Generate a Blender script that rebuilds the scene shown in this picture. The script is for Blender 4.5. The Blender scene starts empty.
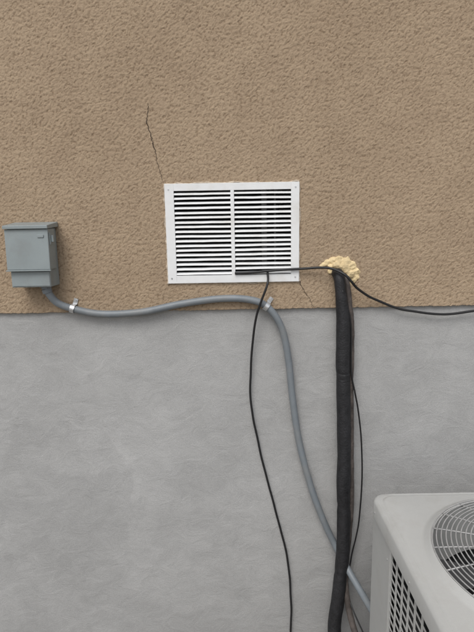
import bpy, bmesh, math, random
import numpy as np
from mathutils import Matrix, Vector, noise
random.seed(7)
C=bpy.context.scene.collection

# ---------------------------------------------------------------- materials
class NT:
    def __init__(s,name):
        s.m=bpy.data.materials.new(name); s.m.use_nodes=True
        s.t=s.m.node_tree; s.b=s.t.nodes['Principled BSDF']; s.co=s.t.nodes.new('ShaderNodeTexCoord').outputs['Object']
    def n(s,ty,**k):
        x=s.t.nodes.new(ty)
        for a,v in k.items():
            if a in x.inputs.keys(): 
                x.inputs[a].default_value=v
            else: setattr(x,a,v)
        return x
    def l(s,a,b): s.t.links.new(a,b)
    def noise(s,scale,detail=4,rough=.55,dist=0,stretch=None):
        x=s.n('ShaderNodeTexNoise'); x.inputs['Scale'].default_value=scale; x.inputs['Detail'].default_value=detail
        x.inputs['Roughness'].default_value=rough; x.inputs['Distortion'].default_value=dist
        if stretch:
            mp=s.n('ShaderNodeMapping'); mp.inputs['Scale'].default_value=stretch; s.l(s.co,mp.inputs['Vector']); s.l(mp.outputs[0],x.inputs['Vector'])
        else: s.l(s.co,x.inputs['Vector'])
        return x.outputs['Fac']
    def ramp(s,fac,stops):
        r=s.n('ShaderNodeValToRGB'); e=r.color_ramp.elements
        while len(e)<len(stops): e.new(.5)
        for i,(p,c) in enumerate(stops):
            e[i].position=p
            if not hasattr(c,'__len__'): c=(c,c,c)
            e[i].color=(*c,1)
        s.l(fac,r.inputs['Fac']); return r.outputs['Color']
    def mix(s,a,b,fac=.5,mode='MIX'):
        x=s.n('ShaderNodeMix'); x.data_type='RGBA'; x.blend_type=mode
        for v,i in ((fac,0),(a,6),(b,7)):
            if hasattr(v,'is_output'): s.l(v,x.inputs[i])
            else: x.inputs[i].default_value=v if i==0 else (*v,1)
        return x.outputs[2]
    def math(s,op,a,b=0,clamp=False):
        x=s.n('ShaderNodeMath'); x.operation=op; x.use_clamp=clamp
        for i,v in enumerate((a,b)):
            if hasattr(v,'is_output'): s.l(v,x.inputs[i])
            else: x.inputs[i].default_value=v
        return x.outputs[0]
    def sstep(s,v,a,b):
        x=s.n('ShaderNodeMapRange'); x.interpolation_type='SMOOTHSTEP'; s.l(v,x.inputs[0]); x.inputs[1].default_value=a; x.inputs[2].default_value=b
        return x.outputs[0]
    def color(s,c):
        if hasattr(c,'is_output'): s.l(c,s.b.inputs['Base Color'])
        else: s.b.inputs['Base Color'].default_value=(*c,1)
    def bump(s,h,dist,strength=1):
        x=s.n('ShaderNodeBump'); x.inputs['Distance'].default_value=dist; x.inputs['Strength'].default_value=strength
        s.l(h,x.inputs['Height']); s.l(x.outputs[0],s.b.inputs['Normal'])
    def rough(s,r): s.b.inputs['Roughness'].default_value=r

def simple(name,c,rough=.6,metal=0,var=.12,scale=30,bump=0,bscale=200,dirt=None):
    k=NT(name); n=k.noise(scale,3)
    c1=tuple(x*(1-var) for x in c); c2=tuple(min(1,x*(1+var)) for x in c)
    col=k.ramp(n,[(.3,c1),(.7,c2)])
    if dirt:
        d=k.ramp(k.noise(9,5,.65),[(.5,0),(.75,1)])
        f=k.n('ShaderNodeRGBToBW'); k.l(d,f.inputs[0])
        col=k.mix(col,dirt,k.math('MULTIPLY',f.outputs[0],.5))
    k.color(col); k.rough(rough); k.b.inputs['Metallic'].default_value=metal
    if bump: k.bump(k.noise(bscale,2),bump)
    return k.m

def stucco(name,disp):
    k=NT(name)
    a=k.noise(84,2,.55,.3); b=k.noise(185,2,.6,.2)
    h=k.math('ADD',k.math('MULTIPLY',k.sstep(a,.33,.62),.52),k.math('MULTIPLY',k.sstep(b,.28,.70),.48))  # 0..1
    big=k.noise(1.6,3,.6); mid=k.noise(9,3,.6)
    col=k.ramp(big,[(.3,(.358,.270,.186)),(.7,(.400,.305,.213))])
    col=k.mix(col,k.ramp(mid,[(.35,(.92,.91,.90)),(.65,(1.04,1.04,1.03))]),.8,'MULTIPLY')
    col=k.mix(col,k.ramp(h,[(.12,(.62,.59,.56)),(.42,(.95,.95,.95)),(.9,(1.08,1.09,1.10))]),.8,'MULTIPLY')  # relief shading painted into the colour: pits darker, crests lighter
    k.color(col); k.rough(.95); k.b.inputs['Specular IOR Level'].default_value=.12
    if disp:
        k.bump(k.noise(380,1,.6),.0012,.8)
        dn=k.n('ShaderNodeDisplacement'); dn.inputs['Midlevel'].default_value=.9; dn.inputs['Scale'].default_value=.0035
        k.l(h,dn.inputs['Height']); k.l(dn.outputs[0],k.t.nodes['Material Output'].inputs['Displacement'])
        k.m.displacement_method='DISPLACEMENT'
    else: k.bump(h,.0030,1)
    return k.m

def parge():
    k=NT('parged_concrete')
    big=k.noise(1.5,3,.6,.6); sm=k.noise(3.2,6,.66,.8,(1,1,1.3)); fine=k.noise(260,2,.7); tro=k.noise(11,5,.68,.9,(1,1,1.3))
    col=k.ramp(big,[(.28,(.375,.374,.368)),(.5,(.40,.399,.393)),(.72,(.43,.429,.423))])
    col=k.mix(col,k.ramp(sm,[(.3,.90),(.48,.98),(.52,1.01),(.7,1.07)]),.8,'MULTIPLY')
    col=k.mix(col,k.ramp(tro,[(.3,.91),(.7,1.06)]),.8,'MULTIPLY')
    col=k.mix(col,k.ramp(fine,[(.3,.84),(.7,1.12)]),.8,'MULTIPLY')
    sep=k.n('ShaderNodeSeparateXYZ'); k.l(k.co,sep.inputs[0])
    edge=k.noise(4,6,.68,.3)
    def patch(cx,cz,rx,rz,amp,lo,w=.05):
        dx=k.math('DIVIDE',k.math('SUBTRACT',sep.outputs[0],cx),rx); dz=k.math('DIVIDE',k.math('SUBTRACT',sep.outputs[2],cz),rz)
        d=k.math('SQRT',k.math('ADD',k.math('MULTIPLY',dx,dx),k.math('MULTIPLY',dz,dz)))
        d=k.math('ADD',d,k.math('MULTIPLY',k.math('SUBTRACT',edge,.5),amp))
        return k.ramp(d,[(.80-w,lo),(.80,lo*.5+.5),(.80+w*.6,1)])
    col=k.mix(col,patch(-.78,.84,.42,.42,1.6,.925,.05),1,'MULTIPLY')
    col=k.mix(col,patch(-.66,1.04,.26,.12,2.0,1.05,.05),1,'MULTIPLY')
    low_tone=k.ramp(k.math('ADD',sep.outputs[2],k.math('MULTIPLY',k.math('SUBTRACT',big,.5),.5)),[(.05,.80),(.5,1)])  # wall colour darkens towards the bottom, border broken by the large noise
    col=k.mix(col,low_tone,.6,'MULTIPLY')
    k.color(col); k.rough(.92); k.b.inputs['Specular IOR Level'].default_value=.2
    h=k.math('ADD',k.math('MULTIPLY',tro,1.0),k.math('MULTIPLY',fine,.24))
    k.bump(h,.005,.75)
    return k.m

M_st=stucco('stucco',False); M_std=stucco('stucco_relief',True); M_pg=parge()
M_white=simple('white_enamel',(.80,.81,.81),.45,0,.03,20,dirt=(.60,.56,.50))
M_caulk=simple('old_caulk',(.50,.42,.33),.85,0,.35,60,.002,150)
M_dark=simple('duct_interior',(.022,.022,.022),.8)
M_stud=simple('duct_flange',(.13,.13,.13),.6)
M_crack=simple('crack_shadow',(.04,.030,.022),1)
M_box=simple('grey_box_paint',(.265,.302,.308),.42,0,.06,12,.0003,500,dirt=(.20,.20,.19))
M_cond=simple('conduit_pvc',(.190,.212,.230),.45,0,.08,25,dirt=(.25,.24,.22))
M_zinc=simple('zinc',(.66,.67,.68),.36,.8,.15,60,.0005,200)
M_ins=simple('foam_insulation',(.015,.015,.017),.62,0,.4,40,.002,140)
M_tape=simple('vinyl_tape',(.02,.02,.022),.32,0,.2,60,.002,60)
M_brown=simple('weathered_jacket',(.075,.062,.055),.75,0,.5,25,.002,100)
M_cable=simple('black_cable_jacket',(.014,.014,.015),.45)
M_foam=simple('cured_foam',(.72,.57,.33),.8,0,.2,30,.004,90,dirt=(.42,.27,.11))
M_ac=simple('condenser_paint',(.47,.475,.462),.42,0,.05,9,.0004,400,dirt=(.35,.34,.32))
M_coil=simple('coil_fins',(.012,.012,.013),.7,0,.3,50)
M_guard=simple('guard_wire',(.40,.40,.395),.4,.1)
M_blade=simple('fan_blade',(.10,.10,.105),.45,.3)
M_gnd=simple('gravelly_soil',(.21,.19,.165),.95,0,.35,40,.02,60)
M_pad=simple('pad_concrete',(.36,.355,.345),.9,0,.15,20,.003,150)

# ---------------------------------------------------------------- helpers
def mk(name,verts,faces,mat,parent=None,smooth=False,bevel=0,seg=2):
    me=bpy.data.meshes.new(name); me.from_pydata([tuple(v) for v in verts],[],faces); me.update()
    me.materials.append(mat)
    o=bpy.data.objects.new(name,me); C.objects.link(o)
    bm=bmesh.new(); bm.from_mesh(me); bmesh.ops.recalc_face_normals(bm,faces=bm.faces); bm.to_mesh(me); bm.free()
    if smooth:
        for p in me.polygons: p.use_smooth=True
    if bevel:
        b=o.modifiers.new('b','BEVEL'); b.width=bevel; b.segments=seg; b.limit_method='ANGLE'
    if parent: o.parent=parent
    return o
def empty(name):
    o=bpy.data.objects.new(name,None); C.objects.link(o); o.empty_display_size=.1; return o
class Geo:
    def __init__(s): s.v=[]; s.f=[]
    def box(s,x0,x1,y0,y1,z0,z1,M=None):
        b=len(s.v)
        for x in (x0,x1):
            for y in (y0,y1):
                for z in (z0,z1):
                    p=Vector((x,y,z)); s.v.append(M@p if M else p)
        for q in ((0,1,3,2),(4,6,7,5),(0,4,5,1),(2,3,7,6),(0,2,6,4),(1,5,7,3)): s.f.append([b+i for i in q])
    def cyl(s,p0,p1,r,n=12,r1=None):
        p0=Vector(p0);p1=Vector(p1); r1=r if r1 is None else r1
        q=(p1-p0).to_track_quat('Z','Y'); b=len(s.v)
        for p,rr in((p0,r),(p1,r1)):
            for i in range(n):
                a=2*math.pi*i/n; s.v.append(p+q@Vector((rr*math.cos(a),rr*math.sin(a),0)))
        for i in range(n): j=(i+1)%n; s.f.append([b+i,b+j,b+n+j,b+n+i])
        s.f.append([b+i for i in range(n)]); s.f.append([b+n+i for i in range(n)])
    def tube(s,pts,rf,n=14,close=False):
        b=len(s.v); N=len(pts); up=None
        for k in range(N):
            if close: t=(pts[(k+1)%N]-pts[k-1]).normalized()
            else: t=(pts[min(k+1,N-1)]-pts[max(k-1,0)]).normalized()
            if up is None:
                up=Vector((0,-1,0)) if abs(t.y)<.9 else Vector((0,0,1))
            up=(up-t*up.dot(t)).normalized(); sd=t.cross(up)
            for i in range(n):
                a=2*math.pi*i/n; r=rf(k/(N-1),a,pts[k]) if callable(rf) else rf
                s.v.append(pts[k]+(up*math.cos(a)+sd*math.sin(a))*r)
        for k in range(N if close else N-1):
            for i in range(n):
                j=(i+1)%n; k2=(k+1)%N
                s.f.append([b+k*n+i,b+k*n+j,b+k2*n+j,b+k2*n+i])
        if not close:
            s.f.append([b+i for i in range(n)]); s.f.append([b+(N-1)*n+i for i in range(n)])
    def obj(s,name,mat,parent=None,**k): return mk(name,s.v,s.f,mat,parent,**k)
def spline(P,step=.008):
    P=[Vector(p) for p in P]; out=[]
    Q=[P[0]*2-P[1]]+P+[P[-1]*2-P[-2]]
    for i in range(1,len(Q)-2):
        a,b,c,d=Q[i-1:i+3]; n=max(2,int((c-b).length/step))
        m1=(c-a)*.5; m2=(d-b)*.5; L=(c-b).length
        if m1.length>L*1.4: m1=m1.normalized()*L*1.4
        if m2.length>L*1.4: m2=m2.normalized()*L*1.4
        for j in range(n):
            t=j/n; h=t*t*t; g=t*t
            out.append(b*(2*h-3*g+1)+m1*(h-2*g+t)+c*(-2*h+3*g)+m2*(h-g))
    out.append(P[-1]); return out

# ---------------------------------------------------------------- walls
EDGE=1.67
HX=(-.243,.225); HZ=(1.808,2.146)          # vent opening
st=empty('stucco_wall')
g=Geo()
X0,X1,Z1=-5,5,4.2
def grid_face(x0,x1,z0,z1,y=0):
    b=len(g.v); g.v+= [Vector((x0,y,z0)),Vector((x1,y,z0)),Vector((x1,y,z1)),Vector((x0,y,z1))]; g.f.append([b,b+1,b+2,b+3])
# finely divided area with real relief
S=.0024; FX0=HX[0]-S*500; nx=500+round((HX[1]-HX[0])/S)+500; FX1=FX0+nx*S
zbase=1.675; FZ0=zbase
nz=560; FZ1=FZ0+nz*S
ix=np.arange(nx+1); iz=np.arange(nz+1)
XX,ZZ=np.meshgrid(FX0+ix*S,FZ0+iz*S)
co=np.zeros(((nx+1)*(nz+1),3),dtype=np.float32); co[:,0]=XX.ravel(); co[:,2]=ZZ.ravel()
jx,jz=np.meshgrid(np.arange(nx),np.arange(nz)); base=(jz*(nx+1)+jx).ravel()
cxs=(FX0+(jx+.5)*S).ravel(); czs=(FZ0+(jz+.5)*S).ravel()
keep=~((cxs>HX[0])&(cxs<HX[1])&(czs>HZ[0])&(czs<HZ[1])); base=base[keep]
quads=np.stack([base,base+1,base+nx+2,base+nx+1],1).astype(np.int32)   # normal towards -Y
# ragged bottom edge: lowest rows follow an uneven trowelled line
def ej(x): return noise.noise(Vector((x*9,2,3)))*.003+noise.noise(Vector((x*38,0,3)))*.003+noise.noise(Vector((x*120,5,0)))*.002
edge=np.array([ej(FX0+i*S) for i in range(nx+1)],dtype=np.float32)
for r in range(6): co[r*(nx+1):(r+1)*(nx+1),2]+= (edge-.004)*(1-r/6)
me=bpy.data.meshes.new('stucco_relief')
# extra rows: returned underside
und=np.zeros((nx+1,3),dtype=np.float32); und[:,0]=co[:nx+1,0]; und[:,1]=.03; und[:,2]=co[:nx+1,2]
nv0=len(co); co=np.vstack([co,und]); i0=np.arange(nx,dtype=np.int32)
quads=np.vstack([quads,np.stack([nv0+i0,nv0+i0+1,i0+1,i0],1).astype(np.int32)])
me.vertices.add(len(co)); me.vertices.foreach_set('co',co.ravel())
me.loops.add(len(quads)*4); me.loops.foreach_set('vertex_index',quads.ravel())
me.polygons.add(len(quads)); me.polygons.foreach_set('loop_start',np.arange(0,len(quads)*4,4,dtype=np.int32)); me.polygons.foreach_set('loop_total',np.full(len(quads),4,dtype=np.int32))
me.polygons.foreach_set('use_smooth',np.ones(len(quads),dtype=bool))
me.update(calc_edges=True); me.validate()
me.materials.append(M_std); ro=bpy.data.objects.new('stucco_relief',me); C.objects.link(ro); ro.parent=st
zc=zbase-.004
for a,b_,c,d in ((X0,FX0,zc,Z1),(FX1,X1,zc,Z1),(FX0,FX1,FZ1,Z1)): grid_face(a,b_,c,d,-.0005)
for (xa,za),(xb,zb) in (((HX[0],HZ[0]),(HX[1],HZ[0])),((HX[1],HZ[0]),(HX[1],HZ[1])),((HX[1],HZ[1]),(HX[0],HZ[1])),((HX[0],HZ[1]),(HX[0],HZ[0]))):
    b=len(g.v); g.v+=[Vector((xa,0,za)),Vector((xb,0,zb)),Vector((xb,.1,zb)),Vector((xa,.1,za))]; g.f.append([b,b+1,b+2,b+3])
g.obj('stucco_coat',M_st,st)
g=Geo(); g.box(X0,HX[0]-.02,.101,.3,EDGE+.01,Z1); g.box(HX[1]+.02,X1,.101,.3,EDGE+.01,Z1); g.box(HX[0]-.02,HX[1]+.02,.101,.3,HZ[1]+.02,Z1); g.box(HX[0]-.02,HX[1]+.02,.101,.3,EDGE+.01,HZ[0]-.02)
g.obj('wall_core',M_pg,st)
def crack(name,P,w):
    pts=[]
    for i in range(len(P)-1):
        a=Vector(P[i]);b=Vector(P[i+1]); n=max(2,int((b-a).length/.006))
        for j in range(n):
            p=a.lerp(b,j/n); pts.append(p+Vector((random.uniform(-.0030,.0030),0,0)))
    pts.append(Vector(P[-1]))
    v=[];f=[]
    for i,p in enumerate(pts):
        t=i/(len(pts)-1); ww=w*(.35+.65*math.sin(math.pi*min(1,.15+t*.9)))*random.uniform(.4,1.15)
        v+=[(p.x-ww,-.0008,p.z),(p.x+ww,-.0008,p.z)]
        if i: f.append([2*i-2,2*i-1,2*i+1,2*i])
    mk(name,v,f,M_crack,st)
crack('crack_1',[(-.318,0,2.46),(-.321,0,2.429),(-.327,0,2.394),(-.311,0,2.329),(-.301,0,2.292),(-.292,0,2.237),(-.274,0,2.165)],.0016)
crack('crack_2',[(.250,0,1.784),(.270,0,1.746),(.291,0,1.713),(.309,0,1.675)],.0016)

g=Geo(); FY=.016
g.box(X0,X1,FY,.3,-.3,EDGE+.008)
g.obj('foundation_wall',M_pg)

g=Geo(); g.box(-60,60,-60,.02,-.5,0); g.obj('ground',M_gnd)
g=Geo(); g.box(.40,1.35,-1.2,-.2,.002,.07); g.obj('concrete_pad',M_pad,bevel=.008)

# ---------------------------------------------------------------- vent
vent=empty('vent_grille')
VX=(-.271,.249); VZ=(1.782,2.166)
OX=[(-.236,-.0175),(-.0035,.217)]; OZ=(1.812,2.139)
g=Geo(); y0,y1=-.008,-.0005
g.box(VX[0],OX[0][0],y0,y1,VZ[0],VZ[1]); g.box(OX[1][1],VX[1],y0,y1,VZ[0],VZ[1])
g.box(OX[0][0],OX[1][1],y0,y1,OZ[1],VZ[1]); g.box(OX[0][0],OX[1][1],y0,y1,VZ[0],OZ[0])
g.box(OX[0][1],OX[1][0],y0,.012,OZ[0],OZ[1])
bm=bmesh.new()
me=bpy.data.meshes.new('t')
me.from_pydata([tuple(v) for v in g.v],[],g.f); bm.from_mesh(me)
me2=bpy.data.meshes.new('frame'); bmesh.ops.recalc_face_normals(bm,faces=bm.faces); bm.to_mesh(me2); bm.free(); me2.materials.append(M_white)
for i,v in enumerate(me2.vertices):
    v.co.y+=noise.noise(v.co*7)*.0010
fo=bpy.data.objects.new('frame',me2); C.objects.link(fo); fo.parent=vent
bv=fo.modifiers.new('b','BEVEL'); bv.width=.0008; bv.segments=2; bv.limit_method='ANGLE'
N=18; pitch=(OZ[1]-OZ[0])/N
g=Geo()
for (xa,xb) in OX:
    for i in range(N):
        zc=OZ[0]+pitch*(i+.45)
        prof=[(-.0062,-.0048),(-.0064,-.0028),(-.0045,.0002),(-.001,.0024),(.008,.0055)]
        th=.0012; b=len(g.v); dz=random.uniform(-.0009,.0009); dz2=random.uniform(-.0009,.0009)
        nseg=6
        for s in range(nseg+1):
            x=xa+(xb-xa)*s/nseg; d=dz+(dz2-dz)*s/nseg+math.sin(s/nseg*math.pi)*random.uniform(-.0006,.0006)
            for (yy,zz) in prof: g.v.append(Vector((x,yy,zc+zz+d)))
            for (yy,zz) in reversed(prof): g.v.append(Vector((x,yy+th,zc+zz+d-th*.5)))
        k=len(prof)*2
        for s in range(nseg):
            for q in range(k):
                r=(q+1)%k; g.f.append([b+s*k+q,b+s*k+r,b+(s+1)*k+r,b+(s+1)*k+q])
g.obj('louvres',M_white,vent)
g=Geo()
for x,z in ((-.256,2.145),(.234,2.147),(-.256,1.802),(.234,1.80)): g.cyl((x,-.0095,z),(x,-.007,z),.0032,12,.0042)
g.obj('screws',M_zinc,vent)
g=Geo()  # duct behind the grille
x0,x1=HX; z0,z1=HZ
g.box(x0-.01,x0+.004,.03,.55,z0,z1); g.box(x1-.004,x1+.01,.03,.55,z0,z1); g.box(x0+.004,x1-.004,.03,.55,z0-.01,z0+.003); g.box(x0+.004,x1-.004,.03,.55,z1-.003,z1+.01); g.box(x0-.01,x1+.01,.551,.56,z0-.01,z1+.01)
g.obj('duct',M_dark,vent)
g=Geo(); g.box(.105,.125,.04,.05,z0+.004,z1-.004); g.box(.155,.162,.04,.05,z0+.004,z1-.004); g.obj('duct_flange',M_stud,vent)
def bead(pa,pb,r,name,step=.006):
    pa=Vector(pa);pb=Vector(pb); n=int((pb-pa).length/step); pts=[pa.lerp(pb,i/n) for i in range(n+1)]
    pr=(pb-pa).normalized(); side=Vector((pr.z,0,-pr.x))
    pts=[p+side*(noise.noise(p*22)*.005+noise.noise(p*70)*.003) for p in pts]
    gg=Geo(); gg.tube(pts,lambda t,a,p: r*(.55+1.5*abs(noise.noise(p*30+Vector((0,math.cos(a),0))))),8); gg.obj(name,M_caulk,vent,smooth=True)
bead((VX[0]-.000,.0002,VZ[0]-.004),(VX[0]-.000,.0002,VZ[1]+.002),.0052,'caulk_left')
bead((VX[1]+.000,.0004,VZ[0]-.002),(VX[1]+.000,.0004,VZ[1]+.003),.0036,'caulk_right')
bead((VX[0],.0004,VZ[1]+.001),(VX[1],.0004,VZ[1]+.001),.0040,'caulk_top')
bead((VX[0],.0004,VZ[0]-.001),(VX[1],.0004,VZ[0]-.001),.0036,'caulk_bottom')

# ---------------------------------------------------------------- disconnect box
bx=empty('electrical_disconnect_box')
g=Geo(); g.box(-.852,-.704,-.094,-.001,1.786,2.008); g.obj('enclosure',M_box,bx,bevel=.003)
v=[(-.860,-.112,2.004),(-.693,-.112,2.004),(-.693,-.112,2.017),(-.860,-.112,2.017),
   (-.860,-.0015,2.012),(-.693,-.0015,2.012),(-.693,-.0015,2.031),(-.860,-.0015,2.031)]
mk('rain_hood',v,[(0,1,2,3),(4,7,6,5),(0,4,5,1),(3,2,6,7),(0,3,7,4),(1,5,6,2)],M_box,bx,bevel=.002)
v=[(-.858,-.103,2.0035),(-.696,-.103,2.0035),(-.696,-.108,1.853),(-.858,-.108,1.853),
   (-.858,-.040,2.0035),(-.696,-.040,2.0035),(-.696,-.040,1.853),(-.858,-.040,1.853)]
mk('door',v,[(0,3,2,1),(4,5,6,7),(0,1,5,4),(3,7,6,2),(0,4,7,3),(1,2,6,5)],M_box,bx,bevel=.0025)
g=Geo(); g.box(-.861,-.693,-.113,-.101,1.848,1.8525)
g.obj('door_lip',M_box,bx,bevel=.0015)
g=Geo(); g.box(-.848,-.706,-.0965,-.093,1.790,1.846); g.obj('lower_cover',M_box,bx,bevel=.002)
g=Geo(); g.box(-.6955,-.684,-.085,-.072,1.955,1.980); g.box(-.6955,-.6925,-.095,-.065,1.945,1.99)
g.box(-.735,-.712,-.1075,-.1045,1.972,1.982)
g.obj('hasp',M_box,bx,bevel=.001)

# ---------------------------------------------------------------- conduit
cd=empty('electrical_conduit')
P=[(-.742,-.046,1.776),(-.733,-.044,1.752),(-.708,-.03,1.715),(-.655,-.018,1.690),(-.547,-.014,1.666),(-.387,-.014,1.670),(-.226,-.015,1.700),(-.066,-.016,1.719),(.053,-.018,1.713),
(.124,-.020,1.681),(.178,-.018,1.598),(.207,-.012,1.463),(.225,-.010,1.292),(.255,-.010,1.093),(.306,-.016,.893),(.360,-.022,.741),(.408,-.025,.632),(.455,-.06,.545),(.50,-.15,.49),(.53,-.26,.47),(.54,-.34,.47)]
g=Geo(); path=spline(P,.004)
g.tube(path,lambda t,a,p:.0142*(1+.012*math.sin(t*2*math.pi*210)),16); g.obj('flexible_conduit',M_cond,cd,smooth=True)
g=Geo(); g.cyl((-.742,-.046,1.787),(-.742,-.046,1.774),.021,6); g.cyl((-.742,-.046,1.774),(-.738,-.045,1.758),.0185,18)
g.obj('connector',M_cond,cd,bevel=.0015)
def strap(name,c,ang,yc):
    e=Matrix.Translation(Vector(c))@Matrix.Rotation(ang,4,'Y')
    g=Geo(); n=14; w=.0085; R=.0162
    pr=[(R+.024,.0-yc-.002),(R+.003,-yc-.002)]+[(R*math.cos(a),-R*math.sin(a)) for a in [i*math.pi/n for i in range(n+1)]]+[(-R-.001,-yc-.002)]
    t=.0016; b=len(g.v)
    for (zz,yy) in pr:
        for sx in(-w,w):
            for q in (0,t):
                s=1+q/R
                g.v.append(e@Vector((sx,yy*s if abs(zz)<=R+1e-6 else yy-q,zz*s if abs(zz)<=R+1e-6 else zz)))
    for i in range(len(pr)-1):
        o=b+i*4
        for (p,q) in((0,1),(1,3),(3,2),(2,0)): g.f.append([o+p,o+q,o+4+q,o+4+p])
    g.f.append([b,b+1,b+3,b+2]); o=b+(len(pr)-1)*4; g.f.append([o,o+1,o+3,o+2])
    c0=e@Vector((0,-yc-.003,R+.015)); g.cyl(c0,c0+Vector((0,-.005,0)),.0055,8)
    g.obj(name,M_zinc,cd,bevel=.0004)
strap('strap_1',(-.655,-.018,1.690),math.radians(18),-.018)
strap('strap_2',(.118,-.020,1.686),math.radians(36),-.020)

# ---------------------------------------------------------------- line set
ls=empty('refrigerant_line_set')
def lumpy(r,amp,sc=14,seed=0):
    def f(t,a,p):
        q=p*sc+Vector((math.cos(a)*.6+seed,math.sin(a)*.6,0))
        return r*(1+amp*noise.noise(q)+amp*.35*noise.noise(q*3.1))
    return f
P=[(.400,.09,1.815),(.400,-.005,1.813),(.403,-.038,1.795),(.409,-.045,1.735),(.420,-.042,1.640),(.423,-.040,1.549),(.424,-.042,1.420),(.429,-.042,1.299),(.436,-.042,1.082),(.437,-.044,.90),(.441,-.046,.76),(.438,-.052,.62),(.428,-.062,.50),(.416,-.07,.385),(.404,-.075,.25),(.42,-.11,.16),(.50,-.24,.13),(.56,-.34,.14)]
base_r=lumpy(.0284,.07,9)
def rr(t,a,p):
    k=base_r(t,a,p)
    if p.z>1.74: k*=.76
    elif p.z>1.60: k*=.76+.24*(1.74-p.z)/.14
    for zc,am in ((1.40,.10),(.83,.07),(.52,.08)): k*=1-am*math.exp(-((p.z-zc)/.014)**2)
    return k
g=Geo(); g.tube(spline(P,.005),rr,24); g.obj('suction_line_insulation',M_ins,ls,smooth=True)
g=Geo(); g.tube(spline([(.4255,-.043,1.412),(.4255,-.042,1.395),(.426,-.042,1.380)],.003),lambda t,a,p:.0272*(1+.07*noise.noise(p*90+Vector((math.cos(a),math.sin(a),0)))),20)
g.obj('tape_wraps',M_ins,ls,smooth=True)
P=[(.425,.09,1.805),(.429,-.002,1.80),(.434,-.030,1.775),(.443,-.034,1.70),(.456,-.030,1.60),(.457,-.030,1.45),(.460,-.029,1.30),(.466,-.029,1.10),(.471,-.030,.93),(.472,-.032,.80),(.467,-.034,.68),(.458,-.04,.56),(.452,-.06,.46),(.462,-.10,.36),(.478,-.18,.30),(.50,-.27,.28),(.55,-.34,.28)]
g=Geo(); g.tube(spline(P,.006),lumpy(.0130,.18,20,3),14); g.obj('liquid_line',M_brown,ls,smooth=True)
P=[(.41,-.065,1.75),(.448,-.052,1.62),(.456,-.05,1.42),(.474,-.045,1.33),(.493,-.03,1.248),(.511,-.025,1.115),(.520,-.022,.935),(.513,-.022,.748),(.500,-.025,.66),(.480,-.03,.56),(.462,-.06,.42),(.50,-.2,.34),(.53,-.33,.33)]
g=Geo(); g.tube(spline(P,.008),.0034,8); g.obj('control_wire',M_cable,ls,smooth=True)

# ---------------------------------------------------------------- loose black cables
def cable(P,r):
    g=Geo(); pts=spline(P,.006)
    pts=[p+Vector((noise.noise(p*9)*.004,0,noise.noise(p*9+Vector((7,7,7)))*.004)) for p in pts]
    g.tube(pts,r,10); return g.obj('black_cable',M_cable,smooth=True)
cable([(-.006,-.014,1.821),(.06,-.014,1.822),(.133,-.016,1.826),(.250,-.018,1.833),(.33,-.03,1.838),(.375,-.05,1.833),(.415,-.076,1.812),(.440,-.078,1.785),(.468,-.06,1.756),(.515,-.035,1.725),(.565,-.02,1.700),(.620,-.012,1.676),(.689,-.010,1.656),(.809,-.009,1.640),(.944,-.009,1.648),(1.2,-.01,1.69),(1.6,-.01,1.70),(2.4,-.01,1.70)],.0050)
cable([(.128,.012,1.826),(.124,-.012,1.819),(.122,-.042,1.79),(.113,-.050,1.755),(.094,-.045,1.70),(.079,-.032,1.650),(.062,-.012,1.535),(.050,-.003,1.381),(.062,-.001,1.208),(.095,.001,1.029),(.149,.002,.796),(.195,.002,.604),(.219,.002,.405),(.222,.002,.190),(.225,0,.06),(.24,-.02,.004)],.0046)
# ---------------------------------------------------------------- foam
bm=bmesh.new()
for (x,z,r,y) in [(.348,1.846,.008,0),(.362,1.852,.012,.002),(.385,1.860,.014,0),(.410,1.864,.016,-.001),(.434,1.855,.019,-.002),(.458,1.840,.019,-.001),(.474,1.818,.016,0),(.479,1.796,.012,.001),(.466,1.784,.013,0),(.450,1.806,.018,-.005),(.430,1.830,.020,-.007),(.405,1.842,.017,-.009),(.378,1.838,.012,0),(.373,1.818,.009,-.001),(.456,1.768,.007,0),(.336,1.840,.006,0),(.446,1.872,.007,.001),(.490,1.812,.007,.001)]:
    bmesh.ops.create_icosphere(bm,subdivisions=3,radius=r,matrix=Matrix.Translation((x,y,z))@Matrix.Diagonal((1.2,.6,1.05,1)))
me=bpy.data.meshes.new('expanding_foam'); bm.to_mesh(me); bm.free(); me.materials.append(M_foam)
fo=bpy.data.objects.new('expanding_foam',me); C.objects.link(fo)
r=fo.modifiers.new('r','REMESH'); r.mode='VOXEL'; r.voxel_size=.002; r.use_smooth_shade=True
sm_=fo.modifiers.new('s','SMOOTH'); sm_.iterations=4
for nm,sc,stn in (('foam_a',.028,.014),('foam_b',.009,.0035)):
    tx=bpy.data.textures.new(nm,'CLOUDS'); tx.noise_scale=sc; tx.noise_depth=1; d=fo.modifiers.new(nm,'DISPLACE'); d.texture=tx; d.strength=stn; d.texture_coords='LOCAL'

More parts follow.
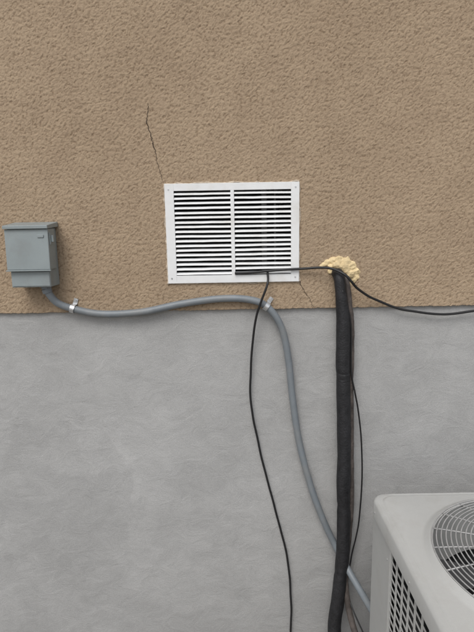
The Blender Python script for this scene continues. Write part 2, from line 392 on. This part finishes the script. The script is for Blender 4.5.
# ---------------------------------------------------------------- condenser
ac=empty('air_conditioner_condenser')
AX0,AX1,AY0,AY1,AT,AB=.475,1.275,-1.10,-.30,1.035,.075
cx,cy=(AX0+AX1)/2,(AY0+AY1)/2
def rrect(hw,r,n=20,m=24):
    out=[]
    for q,(sx,sy) in enumerate(((1,1),(-1,1),(-1,-1),(1,-1))):
        for i in range(n+1):
            a=math.pi/2*q+math.pi/2*i/n; out.append((sx*(hw-r)+r*math.cos(a),sy*(hw-r)+r*math.sin(a)))
        a2=math.pi/2*(q+1); p=out[-1]
        nq=((-1,1),(-1,-1),(1,-1),(1,1))[q]
        e=(nq[0]*(hw-r)+r*math.cos(a2),nq[1]*(hw-r)+r*math.sin(a2))
        for i in range(1,m): out.append((p[0]+(e[0]-p[0])*i/m,p[1]+(e[1]-p[1])*i/m))
    return out
hw=(AX1-AX0)/2
loops=[]
def addrect(h,r,z): loops.append([(cx+x,cy+y,z) for x,y in rrect(h,r)])
ang=[math.atan2(y,x) for x,y in rrect(hw,.05)]
def addcirc(R,z): loops.append([(cx+R*math.cos(a),cy+R*math.sin(a),z) for a in ang])
addrect(hw-.004,.05,AT-.062); addrect(hw,.05,AT-.062); addrect(hw,.05,AT-.012)
addrect(hw-.003,.049,AT-.005); addrect(hw-.010,.046,AT); addrect(hw-.026,.042,AT); addrect(hw-.031,.042,AT+.005); addrect(hw-.036,.04,AT+.006)
addcirc(.345,AT+.006); addcirc(.335,AT+.008); addcirc(.325,AT+.018); addcirc(.318,AT+.021); addcirc(.311,AT+.017); addcirc(.307,AT-.02); addcirc(.305,AT-.16)
v=[p for l in loops for p in l]; n=len(loops[0]); f=[]
for k in range(len(loops)-1):
    for i in range(n): j=(i+1)%n; f.append([k*n+i,k*n+j,(k+1)*n+j,(k+1)*n+i])
lid=mk('lid',v,f,M_ac,ac)
for p in lid.data.polygons: p.use_smooth=True
es=lid.modifiers.new('e','EDGE_SPLIT'); es.split_angle=math.radians(35)
g=Geo()
def gz(R): return AT+.021+.028*(1-(R/.318)**2)
R=.072
while R<.316:
    g.tube([Vector((cx+R*math.cos(a),cy+R*math.sin(a),gz(R))) for a in [2*math.pi*i/96 for i in range(96)]],.0019,6,close=True); R+=.0135
for i in range(20):
    a=2*math.pi*i/20+.1
    g.tube([Vector((cx+R*math.cos(a),cy+R*math.sin(a),gz(R)-.004)) for R in [.06+.258*k/10 for k in range(11)]],.0024,6)
g.obj('fan_guard',M_guard,ac,smooth=True)
g=Geo(); g.cyl((cx,cy,gz(.0)-.004),(cx,cy,gz(.0)+.004),.075,40); g.cyl((cx,cy,AT-.14),(cx,cy,gz(0)-.005),.065,32); g.obj('motor_cover',M_guard,ac,bevel=.002)
g=Geo()
for i in range(3):
    a0=2*math.pi*i/3+.5; nb=10; b=len(g.v)
    for s in range(nb+1):
        R=.06+.235*s/nb
        for q in range(7):
            w=(q/6-.5)*(.9-.1*s/nb)+.25*s/nb; a=a0+w
            g.v.append(Vector((cx+R*math.cos(a),cy+R*math.sin(a),AT-.085+.06*(q/6-.5)+.004*math.sin(q))))
    for s in range(nb):
        for q in range(6): o=b+s*7+q; g.f.append([o,o+1,o+8,o+7])
g.obj('fan_blades',M_blade,ac,smooth=True)
g=Geo(); g.box(AX0+.05,AX1-.05,AY0+.05,AY1-.05,AB+.03,AT-.2); g.obj('coil',M_coil,ac)
g=Geo(); i=.010; t=.012
ztop=AT-.060; zr=AT-.085
x0,x1,y0,y1=AX0+i,AX1-i,AY0+i,AY1-i
zb=AB+.06
for (xa,xb,ya,yb) in ((x0,x0+t,y1-.20,y1),(x0,x0+t,y0,y0+.06),(x1-t,x1,y1-.06,y1),(x1-t,x1,y0,y0+.06)): g.box(xa,xb,ya,yb,zb,ztop)
for (xa,xb,ya,yb) in ((x0+t,x0+.06,y1-t,y1),(x1-.06,x1-t,y1-t,y1),(x0+t,x0+.06,y0,y0+t),(x1-.06,x1-t,y0,y0+t)): g.box(xa,xb,ya,yb,zb,ztop)
g.obj('corner_panels',M_ac,ac,bevel=.005)
g=Geo()
g.box(x0+.001,x0+t,y0+.06,y1-.20,zr,ztop); g.box(x1-t,x1-.001,y0+.06,y1-.06,zr,ztop); g.box(x0+.06,x1-.06,y0+.001,y0+t,zr,ztop); g.box(x0+.06,x1-.06,y1-t,y1-.001,zr,ztop)
g.obj('top_rails',M_ac,ac)
g=Geo(); g.box(AX0+.004,AX1-.004,AY0+.004,AY1-.004,AB,zb); g.obj('base_pan',M_ac,ac,bevel=.006)
def grille(name,o,u,L,zb,zt,nrm):
    o=Vector(o);u=Vector(u);nrm=Vector(nrm); g=Geo()
    def slab(s0,s1,za,zc,d0,d1):
        b=len(g.v)
        for s in(s0,s1):
            for d in(d0,d1):
                for z in(za,zc):
                    p=o+u*s+nrm*d; p.z=z; g.v.append(p)
        for q in ((0,1,3,2),(4,6,7,5),(0,4,5,1),(2,3,7,6),(0,2,6,4),(1,5,7,3)): g.f.append([b+i for i in q])
    nz=int((zt-zb)/.030)
    for k in range(nz+1):
        z=zb+(zt-zb)*k/nz; slab(0,L,z-.0022,z+.0022,.003,.006)
    nv=max(2,round(L/.050))
    for k in range(nv+1):
        s=L*k/nv; slab(s-.0024,s+.0024,zb,zt,.0015,.0065)
    g.obj(name,M_ac,ac)
zt=zr-.002
grille('grille_left',(x0,y0+.06,0),(0,1,0),y1-y0-.26,zb,zt,(1,0,0))
grille('grille_right',(x1,y0+.06,0),(0,1,0),y1-y0-.12,zb,zt,(-1,0,0))
grille('grille_front',(x0+.06,y0,0),(1,0,0),x1-x0-.12,zb,zt,(0,1,0))
grille('grille_back',(x0+.06,y1,0),(1,0,0),x1-x0-.12,zb,zt,(0,-1,0))
g=Geo()
for yy in (-.36,-.70,-1.04): g.cyl((AX0-.002,yy,AT-.042),(AX0+.002,yy,AT-.042),.004,6)
for zz in (.90,.6,.3): g.cyl((x0-.002,y1-.17,zz),(x0+.002,y1-.17,zz),.004,6)
g.obj('screws',M_guard,ac)

# ---------------------------------------------------------------- light, camera
W=bpy.data.worlds.new('World'); bpy.context.scene.world=W; W.use_nodes=True; nt=W.node_tree
bg=nt.nodes['Background']; sk=nt.nodes.new('ShaderNodeTexSky'); sk.sky_type='NISHITA'; sk.sun_disc=False
EL,AZ=math.radians(52),math.radians(200)   # azimuth clockwise from +Y
sk.sun_elevation=EL; sk.sun_rotation=AZ; sk.dust_density=3.0
hs=nt.nodes.new('ShaderNodeHueSaturation'); hs.inputs['Saturation'].default_value=.30
nt.links.new(sk.outputs[0],hs.inputs['Color']); nt.links.new(hs.outputs[0],bg.inputs[0]); bg.inputs[1].default_value=.147
L=bpy.data.lights.new('sun','SUN'); L.energy=1.25; L.angle=math.radians(30); L.color=(1,.98,.95)
so=bpy.data.objects.new('sun',L); C.objects.link(so)
d=Vector((math.sin(AZ)*math.cos(EL),math.cos(AZ)*math.cos(EL),math.sin(EL)))
so.rotation_euler=d.to_track_quat('Z','Y').to_euler(); so.location=d*10
cam=bpy.data.cameras.new('camera'); co_=bpy.data.objects.new('camera',cam); C.objects.link(co_)
co_.matrix_world=Matrix.Translation((0,-1.9,1.98))@Matrix.Rotation(math.radians(80),4,'X')@Matrix.Rotation(math.radians(-1),4,'Z')
cam.sensor_fit='VERTICAL'; cam.sensor_height=24; cam.lens=477/632*24; cam.clip_start=.02; cam.clip_end=500
s=bpy.context.scene; s.camera=co_
s.view_settings.view_transform='Standard'; s.view_settings.look='None'; s.view_settings.exposure=0
